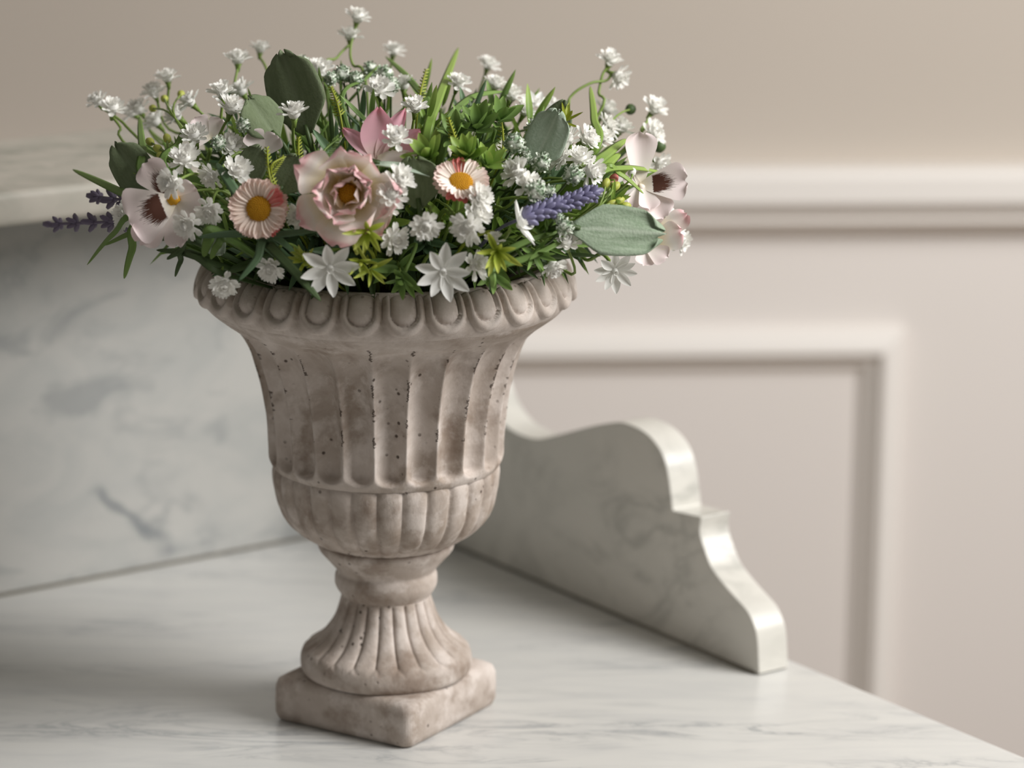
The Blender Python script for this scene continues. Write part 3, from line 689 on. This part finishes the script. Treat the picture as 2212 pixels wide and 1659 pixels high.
petals_flower('pansy', 'blurred pale pink pansy at the back left behind gypsophila', 455, 300, .035,
    [(60, 50, 55, .1, 0), (130, 55, 60, .05, 0), (190, 45, 50, .1, 0)], PM, n=face(80, 30))
petals_flower('pale_pink_flower', 'blurred pale pink flower behind the large velvet leaf at right', 1392, 530, .03,
    [(70, 75, 80, .05, 0), (20, 85, 80, .1, 1), (-35, 55, 60, .1, 0), (-100, 45, 55, .1, 0), (40, 110, 60, 0, 1)], [M_pan, M_rose], (0, 2), M_yellow, 9, n=face(0, 30))
petals_flower('pink_blossom', 'deep pink blossom with upright petals behind the rose', 815, 345, .012,
    [(88, 108, 74, .05, 0, .15, 'oval'), (135, 98, 36, .1, 0, -.35, 'oval'), (62, 118, 42, 0, 0, -.2, 'oval'), (18, 92, 58, .1, 0, .35, 'oval'), (0, 88, 30, .3, 1, .2, 'oval'), (35, 100, 52, .15, 0, .3, 'oval', (12, -6))], [M_pink, M_pan], n=face(80, 30))

# ---- lavender
bud_me = {}
for nm, m_ in (('a', M_lav), ('b', M_lavd)):
    mb = MB(); blob(mb, Matrix.Translation((.5, 0, 0)), .55, .26, .22, 8, 7, .15, 3); bud_me[nm] = mb.mesh('bud', m_)
def lavender(label, x0, y0, x1, y1, push0, push1, spac, bl, kind, per=6, start=0.):
    a, b = P3(x0, y0, push0), P3(x1, y1, push1); d = (b-a); L = d.length; d.normalize(); r = root_for(a)
    t = thing('lavender_sprig', r, label, 'flower', 'lavender sprigs')
    mb = MB(); tube(mb, [r, r.lerp(a, .6)+V((0, 0, .006)), a, a.lerp(b, .5), b], .0009, .0007); link('stem', mb.mesh('stem', M_lavd if kind == 'b' else M_lav), t)
    s0 = d.orthogonal().normalized(); k_ = 0; q = start*L; step = L*spac/math.hypot(x1-x0, y1-y0)
    while q < L+.0001:
        sz = bl*PXM*(1-.2*q/L)
        for i in range(per):
            an = 2*pi*(i+.5*(k_ % 2))/per+R.uniform(-.25, .25); o = (s0*cos(an)+d.cross(s0)*sin(an))
            dd = (d*R.uniform(.8, 1.0)+o*R.uniform(.8, 1)).normalized()
            link('bud', bud_me[kind], t, frame(a+d*q+o*.0004, dd, d) @ Matrix.Scale(sz*R.uniform(.85, 1.12), 4))
        q += step; k_ += 1
    link('bud', bud_me[kind], t, frame(b, d, s0) @ Matrix.Scale(bl*PXM*1.1, 4))
lavender('sparse dark purple lavender sprig, lower of the two at the far left', 300, 478, 112, 484, .012, .0, 38, 29, 'b', 5, .1)
lavender('sparse dark purple lavender sprig, upper of the two at the far left', 310, 437, 208, 425, .02, .012, 32, 30, 'b', 5)
lavender('dense violet blue lavender spike pointing right above the velvet leaf', 1130, 470, 1278, 418, -.008, -.006, 15, 29, 'a', 8)

# ---- velvet leaves (named by look)
def vleaf(label, x0, y0, ang, L, Wd, toward, push, mat, curl=.3, ruf=.03, roll=0, nrm=None, prof='oblong', name='velvet_leaf', seed=0, lobe=.04):
    p = P3(x0, y0, push); d = idir(ang, toward); r = root_for(p); t = thing(name, r, label, 'leaf')
    mb = MB(); tube(mb, [r, r.lerp(p, .6)+V((0, 0, .004)), p-d*.006, p+d*.004], .0012, .0011); link('stem', mb.mesh('stem', M_stemd), t)
    me = petal_mesh('leaf_blade', mat, L*PXM, Wd*PXM, prof, curl, -.12, 18, 14, ruffle=ruf, crease=.15, seed=seed, wave=2.6, lobe=lobe if prof == 'oblong' else 0)
    o = link('leaf_blade', me, t, frame(p, d, (nrm or face(90, 30))))
    s = o.modifiers.new('thick', 'SOLIDIFY'); s.thickness = .0005
vleaf('large grey green velvet leaf with lobed tip at the right', 1232, 492, -3, 190, 112, .05, -.004, M_lamb, -.12, .035, nrm=face(95, 18), seed=4)
vleaf('large dark green leaf standing at the back left of the centre', 665, 290, 106, 182, 135, .0, .03, M_lambd, .15, .03, nrm=face(200, 25), seed=2)
vleaf('dark green folded leaf below and left of the tallest dark leaf', 600, 300, 128, 105, 100, .0, .018, M_lambd, .2, .02, nrm=face(60, 35), seed=5)
vleaf('grey green velvet leaf at the left behind the lavender tips', 330, 430, 122, 140, 95, .0, .025, M_lambd, .2, .03, nrm=face(180, 20), seed=6)
vleaf('round dark green leaf between rose and tilted daisy', 905, 450, 95, 105, 105, .05, .006, M_lambd, .15, .02, nrm=face(200, 15), seed=7)
vleaf('small grey velvet leaf curling over between rose and tilted daisy', 800, 352, 0, 150, 30, .15, .0, M_lambp, -.5, .01, nrm=face(90, 60), prof='oval', seed=8)
vleaf('pale grey green velvet leaf at the right behind gypsophila', 1150, 360, 62, 130, 95, .1, .012, M_lambp, .2, .03, nrm=face(160, 25), seed=9)
vleaf('dark olive leaf tip at the back right', 1180, 320, 68, 110, 75, .0, .04, M_lambd, .1, .02, nrm=face(160, 25), prof='oval', seed=10)
vleaf('small pale leaf under the left pansy above the rim', 440, 500, -50, 62, 45, .1, .006, M_lambp, .1, .03, nrm=face(90, 15), seed=11)
vleaf('mid green broad leaf behind the peach daisy', 600, 420, 60, 90, 80, .1, .012, M_lambd, .1, .02, nrm=face(100, 25), seed=12)
vleaf('mid green broad leaf above the peach daisy', 520, 400, 60, 90, 70, .1, .014, M_lambd, .1, .02, nrm=face(100, 25), seed=13)

# ---- frosted berries
def frost_mesh(seed):
    rr = random.Random(seed); mb = MB(); blob(mb, Matrix.Identity(4), .0034, .0034, .0034, 12, 9, .5, seed)
    for i in range(46):
        z = 1-2*(i+.5)/46; a = i*2.4; d = V((sqrt(1-z*z)*cos(a), sqrt(1-z*z)*sin(a), z)); o = V((rr.uniform(-1, 1), rr.uniform(-1, 1), rr.uniform(-1, 1)))
        mb.add(*petal(.0018, .0013, 'spat', rr.uniform(-.8, .8), .6, 3, 2), M=frame(d*.003, (d+o*.6), o))
    return mb.mesh('berry', M_frost)
FRO = [frost_mesh(i) for i in range(3)]
def frost(label, L, stempx=None):
    pts = [P3(x, y, pu) for x, y, pu, s in L]; r = root_for(pts[0]); t = thing('frosted_berry_sprig', r, label, 'berries', 'frosted berry sprigs')
    for p, q in zip(pts, L):
        mb = MB(); n = out_dir(p); tube(mb, stem_path(p, n), .0006, .0005); link('stem', mb.mesh('stem', M_stemd), t)
        link('berry', FRO[R.randrange(3)], t, zmat(p, n, R.random()*6, q[3]))
frost('frosted white green berries left of the pale velvet leaf', [(1110, 310, 0, 1.15), (1157, 277, .006, 1.1), (1135, 330, .01, .7)])
frost('frosted white green berries in front of the pale velvet leaf', [(1170, 350, .0, 1.), (1240, 378, -.006, 1.1), (1140, 345, .004, .6)])
frost('frosted white green berries on top of the right lavender', [(1158, 412, -.012, 1.1), (1187, 412, -.008, .65)])
frost('frosted white berry at the base of the large velvet leaf', [(1222, 490, -.01, .9), (1206, 470, -.006, .6)])
frost('dark frosted berries right of the tallest dark leaf', [(740, 160, .035, 1.), (770, 172, .04, .9), (715, 170, .035, .8), (655, 135, .03, .8)])
frost('blurred frosted berries at the back middle', [(830, 160, .05, 1.), (800, 150, .055, .9), (845, 185, .05, .9)])
frost('frosted bulb shaped berries at the left under gypsophila', [(526, 270, .0, .8), (472, 310, .0, .8)])

# ---- round buds on stems
def buds(label, L, mat, rx=.0026, ry=.0018, name='bud_sprig', join=None):
    pts = [P3(x, y, pu) for x, y, pu in L]; r = root_for(pts[0]); t = thing(name, r, label, 'buds', 'bud sprigs')
    J = P3(*join) if join else None
    for p in pts:
        n = (p-J).normalized() if J else out_dir(p); mb = MB()
        tube(mb, [r, r.lerp(J, .6), J, p] if J else stem_path(p, n), .0006, .00045); link('stem', mb.mesh('stem', M_stem), t)
        mb = MB(); blob(mb, frame(p, n, V((0, 0, 1))), rx, ry, ry, 10, 8, .1); link('bud', mb.mesh('bud', mat), t)
buds('lime oval buds at the upper left edge', [(355, 213, .01), (391, 203, .01), (330, 234, .01)], M_bud, join=(378, 255, .012))
buds('lime oval buds above the left pansy', [(324, 306, 0), (341, 321, 0), (361, 299, 0), (350, 337, 0)], M_bud, join=(375, 345, .006))
buds('dark green round bud at the top right', [(1362, 236, .02)], GREEN[0], .0026, .0026, join=(1320, 262, .02))
buds('dark green round bud at the right of the top pair', [(1424, 316, .015)], GREEN[0], .003, .003)
buds('lime and pink buds left of the right pansy', [(1309, 396, 0), (1330, 402, 0), (1338, 433, 0), (1322, 440, 0), (1352, 445, 0)], M_bud, join=(1285, 455, .004))
buds('pink bud left of the right pansy', [(1325, 388, .004)], M_coral, .0035, .002, join=(1300, 430, .006))
buds('white rounded buds in front of the right pansy', [(1365, 372, 0)], M_white, .0022, .0018, join=(1350, 400, .006))
buds('small green bud tip right of the right pansy', [(1467, 388, .02)], GREEN[2], .002, .0013, join=(1440, 400, .022))

# ---- rosettes of lime leaves
leaf_me = {}
def leafm(key, mat, prof='lance', curl=.35, cup=.25, crease=.35):
    if key not in leaf_me: leaf_me[key] = petal_mesh('leaf', mat, 1., .28, prof, curl, cup, 7, 4, crease=crease)
    return leaf_me[key]
def rosette(label, L, mat, key, sizes, group=None, prof='lance', wd=.28):
    r = root_for(P3(*L[0][:3])); t = thing('leaf_rosette', r, label, 'leaf', group)
    for (x, y, pu, fc, cnt, ln) in L:
        p = P3(x, y, pu); n = face(*fc); mb = MB(); tube(mb, stem_path(p, n), .0009, .0008); link('stem', mb.mesh('stem', mat), t)
        B_ = zmat(p, n, R.random()*6)
        for i in range(cnt):
            a = i*2.4; e = radians(12+50*i/cnt); d = V((cos(a)*cos(e), sin(a)*cos(e), sin(e)))
            link('leaf', leafm(key, mat, prof), t, B_ @ frame(V((0, 0, .0002*i)), d, V((0, 0, 1))) @ Matrix.Diagonal((ln*PXM*R.uniform(.8, 1.1),)*3+(1,)) @ Matrix.Diagonal((1, wd/.28, 1, 1)))
rosette('lime green leaf rosette under the rose', [(795, 497, -.012, (260, 25), 10, 58), (775, 560, -.002, (290, 40), 8, 50), (800, 580, .0, (300, 40), 6, 52)], M_lime, 'lime', 1)
rosette('lime green leaf rosette right of the right star flower', [(1072, 540, -.006, (280, 25), 11, 62)], M_lime, 'lime', 1)
rosette('lime serrated leaves behind the left star flower', [(660, 565, .006, (150, 30), 7, 42)], M_lime, 'lime', 1)
rosette('lime leaves at the foot of the arched stem on the right', [(1220, 265, .015, (70, 50), 6, 50)], M_limeb, 'limeb', 1)
rosette('bright ovate leaf rosette at the centre right', [(1010, 345, .0, (100, 35), 12, 58), (1050, 360, .004, (60, 45), 9, 55), (930, 345, .004, (120, 40), 9, 60)], GREEN[2], 'ov2', 1, None, 'oval', .42)
rosette('mid green ovate leaf rosette at the back centre right', [(1030, 285, .012, (90, 45), 12, 62), (1075, 265, .016, (70, 50), 9, 62), (985, 300, .012, (110, 45), 9, 55)], GREEN[1], 'ov1', 1, None, 'oval', .42)
rosette('mid green ovate leaves low at the front beside the right star flower', [(1065, 590, .004, (300, 40), 6, 50), (870, 600, .01, (250, 50), 7, 42)], GREEN[1], 'ov1', 1, None, 'oval', .36)
rosette('mid green leaves low at the front right above the rim', [(1150, 545, .004, (330, 40), 8, 60), (1180, 510, .006, (60, 40), 7, 52)], GREEN[1], 'mid', 1)
rosette('yellow green leaves left of the right pansy', [(1320, 440, .006, (20, 40), 9, 52), (1290, 395, .01, (60, 40), 6, 45)], GREEN[2], 'fresh', 1)

# ---- fern tips
def fern(label, x0, y0, x1, y1, push, mat, nl=13, ll=20):
    a, b = P3(x0, y0, push), P3(x1, y1, push); r = root_for(a); t = thing('fern_tip', r, label, 'leaf', 'fern tips')
    mb = MB(); tube(mb, [r, r.lerp(a, .6), a, b], .0007, .0004); link('stem', mb.mesh('stem', mat), t)
    d = (b-a).normalized(); s = d.cross(-FW).normalized(); mb = MB()
    for i in range(nl):
        f = i/(nl-1); q = a.lerp(b, f)
        for sg in (-1, 1):
            dd = (d*.9+s*sg*(1-.4*f)-FW*.3*R.uniform(-1, 1)).normalized()
            mb.add(*petal(ll*PXM*(1-.45*f), ll*PXM*.24, 'lance', -.2, .2, 3, 2), M=frame(q, dd, -FW))
    link('needles', mb.mesh('needles', mat), t)
fern('yellow green fern tip standing in the centre right', 990, 345, 969, 258, -.002, M_limeb)
fern('yellow green fern tip at the back left of the tall blade', 903, 232, 920, 152, .035, M_limeb)
fern('lime fern tip above the peach daisy', 588, 400, 577, 322, -.004, M_limeb, 11, 18)
fern('small lime fern side tip above the peach daisy', 585, 372, 612, 340, -.004, M_limeb, 9, 14)
fern('dark green fern tip left of the rose', 660, 400, 690, 330, .004, GREEN[1], 13, 22)
fern('olive green fern tip behind the upright gypsophila stem', 650, 370, 645, 300, .006, M_limeb, 11, 18)
fern('green fern tip between rose and pink blossom', 690, 350, 730, 300, .01, GREEN[1], 13, 22)
fern('yellow green fern tip beside the back right leaf', 1085, 330, 1078, 232, .02, M_limeb, 12, 16)
fern('yellow green fern patch right of the dark leaf', 735, 250, 715, 190, .035, M_limeb, 12, 20)
fern('lime serrated fern left of the left star flower', 690, 575, 640, 545, .004, M_lime, 10, 24)

# ---- long grass like blades
def grass(label, L, mat):
    P = [[P3(*q) for q in pts] for pts, wd in L]; r = root_for(P[0][0]); t = thing('grass_blades', r, label, 'leaf', 'grass blades')
    for pp, (pts, wd) in zip(P, L):
        mb = MB(); blade(mb, [r.lerp(pp[0], .3)]+pp, wd*PXM, (-FW+V((0, 0, .5)))); link('blade', mb.mesh('blade', mat), t)
grass('tall green grass blade standing at the top centre', [([(920, 300, .03), (948, 210, .04), (990, 103, .045)], 24)], GREEN[2])
grass('green grass blades leaning left at the top centre', [([(930, 260, .04), (892, 180, .05), (833, 122, .055)], 18), ([(740, 230, .04), (790, 170, .045), (822, 138, .05)], 10)], GREEN[1])
grass('green grass blades leaning right at the top centre', [([(950, 300, .03), (1010, 215, .04), (1085, 197, .045)], 20), ([(960, 310, .02), (1010, 240, .03), (1060, 225, .035)], 18), ([(1000, 300, .02), (1045, 250, .025), (1075, 225, .03)], 24)], GREEN[1])
grass('long green blade reaching out at the far left above the lavender', [([(330, 450, .01), (240, 405, .005), (157, 366, .0)], 22)], GREEN[1])
grass('green blades hanging down at the far left below the lavender', [([(310, 470, .0), (245, 505, -.004), (188, 572, -.004)], 17), ([(310, 490, .0), (285, 540, -.004), (268, 602, -.004)], 19), ([(340, 485, .006), (290, 500, .006), (225, 530, .006)], 18)], GREEN[1])
grass('upright green blades at the left above the pansy', [([(325, 400, .006), (308, 320, .002), (301, 252, .0)], 20), ([(360, 370, .002), (385, 310, -.004), (402, 268, -.006)], 17)], GREEN[1])
grass('dark blue green blade above the peach daisy', [([(530, 440, .006), (490, 385, -.004), (468, 352, -.004)], 22)], GREEN[3])
grass('dark green blade crossing the rim below the peach daisy', [([(580, 520, .006), (555, 560, -.004), (516, 606, -.01)], 19)], GREEN[3])
grass('long dark grey green blade lying over the rim at the left', [([(580, 525, .006), (640, 590, -.004), (693, 650, -.006)], 22)], GREEN[0])
grass('dark blades drooping under the left pansy', [([(440, 560, .01), (390, 545, .006), (338, 540, .006)], 17), ([(410, 545, .01), (390, 565, .006), (378, 598, .006)], 13), ([(480, 590, .004), (430, 560, .0), (400, 545, 0)], 15), ([(420, 520, .006), (390, 540, .002), (360, 560, .002)], 18)], GREEN[0])
grass('blue green blades spread under the peach daisy', [([(600, 515, .006), (510, 505, -.002), (428, 512, -.004)], 20), ([(560, 520, .01), (620, 505, .0), (690, 498, .0)], 18)], GREEN[3])
grass('pale green upright blade at the right in front of the arched stem', [([(1280, 330, .01), (1283, 255, .006), (1275, 186, .006)], 19)], GREEN[2])
grass('fresh green blades curving right over the right pansy', [([(1270, 390, .0), (1350, 362, -.004), (1440, 374, .0)], 18), ([(1290, 372, .0), (1340, 376, -.004), (1390, 418, -.002)], 13)], GREEN[2])
grass('broad fresh green blades at the right behind gypsophila', [([(1270, 370, .006), (1320, 325, .004), (1352, 300, .006)], 26), ([(1280, 385, .006), (1310, 355, .004), (1340, 330, .004)], 28)], GREEN[2])
grass('green blades low at the right over the rim', [([(1000, 590, .01), (1130, 560, .0), (1225, 515, .0)], 20), ([(1060, 560, .01), (1140, 520, .002), (1210, 500, .002)], 18)], GREEN[1])
grass('small green leaf hanging over the rim right of centre', [([(1045, 575, .004), (1062, 595, -.004), (1064, 622, -.004)], 20)], GREEN[1])
grass('blade tips low at the left edge above the rim', [([(470, 500, .004), (450, 520, .0), (440, 555, .0)], 26), ([(500, 520, .004), (470, 530, .0), (455, 560, .0)], 20)], GREEN[1])

# ---- filling sprigs of narrow leaves
for i, g in enumerate(GREEN): leafm('f%d' % i, g)
zones = {'left': 'narrow leaved dark green sprig filling the left side of the bouquet', 'right': 'narrow leaved green sprig filling the right side of the bouquet',
         'front': 'narrow leaved dark green sprig low at the front above the rim', 'top': 'narrow leaved green sprig filling the top of the bouquet', 'back': 'narrow leaved green sprig at the hidden back of the bouquet'}
def filler(dirn, reach, gi, nleaf=13, ls=1.):
    e = EC + V((dirn.x*EA.x, dirn.y*EA.y, dirn.z*EA.z))*reach
    z = 'top' if dirn.z > .62 else 'back' if dirn.y > .35 else 'left' if dirn.x < -.45 else 'right' if dirn.x > .45 else 'front'
    r = root_for(e); t = thing('leafy_sprig', r, zones[z].replace('dark green ', '').replace('narrow leaved green', 'narrow leaved').replace('narrow leaved', ('dark green', 'mid green', 'fresh light green', 'blue green')[gi]+' narrow leaved'), 'leaf', '%s leafy sprigs at the %s' % (('dark', 'mid green', 'light green', 'blue green')[gi], z))
    m = r.lerp(e, .5)+V((0, 0, .012*(1-dirn.z))); path = smoothpath([r, m, e], 10)
    mb = MB(); tube(mb, path, .0009, .0006, 5, n=1); link('stem', mb.mesh('stem', M_stemd if gi in (0, 3) else M_stem), t)
    for i in range(nleaf):
        f = .3+.7*i/(nleaf-1); k_ = min(len(path)-2, int(f*(len(path)-1))); p = path[k_].lerp(path[k_+1], f*(len(path)-1)-k_) if k_ < len(path)-1 else path[-1]
        tg = (path[k_+1]-path[k_]).normalized(); s0 = tg.orthogonal().normalized(); a = i*2.4+R.random()
        o = s0*cos(a)+tg.cross(s0)*sin(a); d = (tg*R.uniform(.5, .9)+o).normalized() if i < nleaf-1 else tg
        link('leaf', leafm('f%d' % gi, GREEN[gi]), t, frame(p, d, tg) @ Matrix.Diagonal((R.uniform(.014, .021)*ls,)*3+(1,)) @ Matrix.Diagonal((1, R.uniform(.7, 1.15), 1, 1)))
ND = 110
for i in range(ND):
    z = .05+.94*(i+.5)/ND; a = i*2.39996; q = sqrt(max(0, 1-z*z)); d = V((q*cos(a), q*sin(a), z))
    if d.y > .45 and i % 2: continue
    filler(d, R.uniform(.66, .84) if d.z > .2 else R.uniform(.62, .8), R.choice((0, 1, 1, 2, 2, 3)) if d.y < .5 else R.choice((0, 1)))
for i in range(26):
    a = radians(-165+150*i/25); filler(V((cos(a), sin(a), R.uniform(.0, .15))), R.uniform(.56, .7), R.choice((0, 0, 1, 3)), 11, .9)
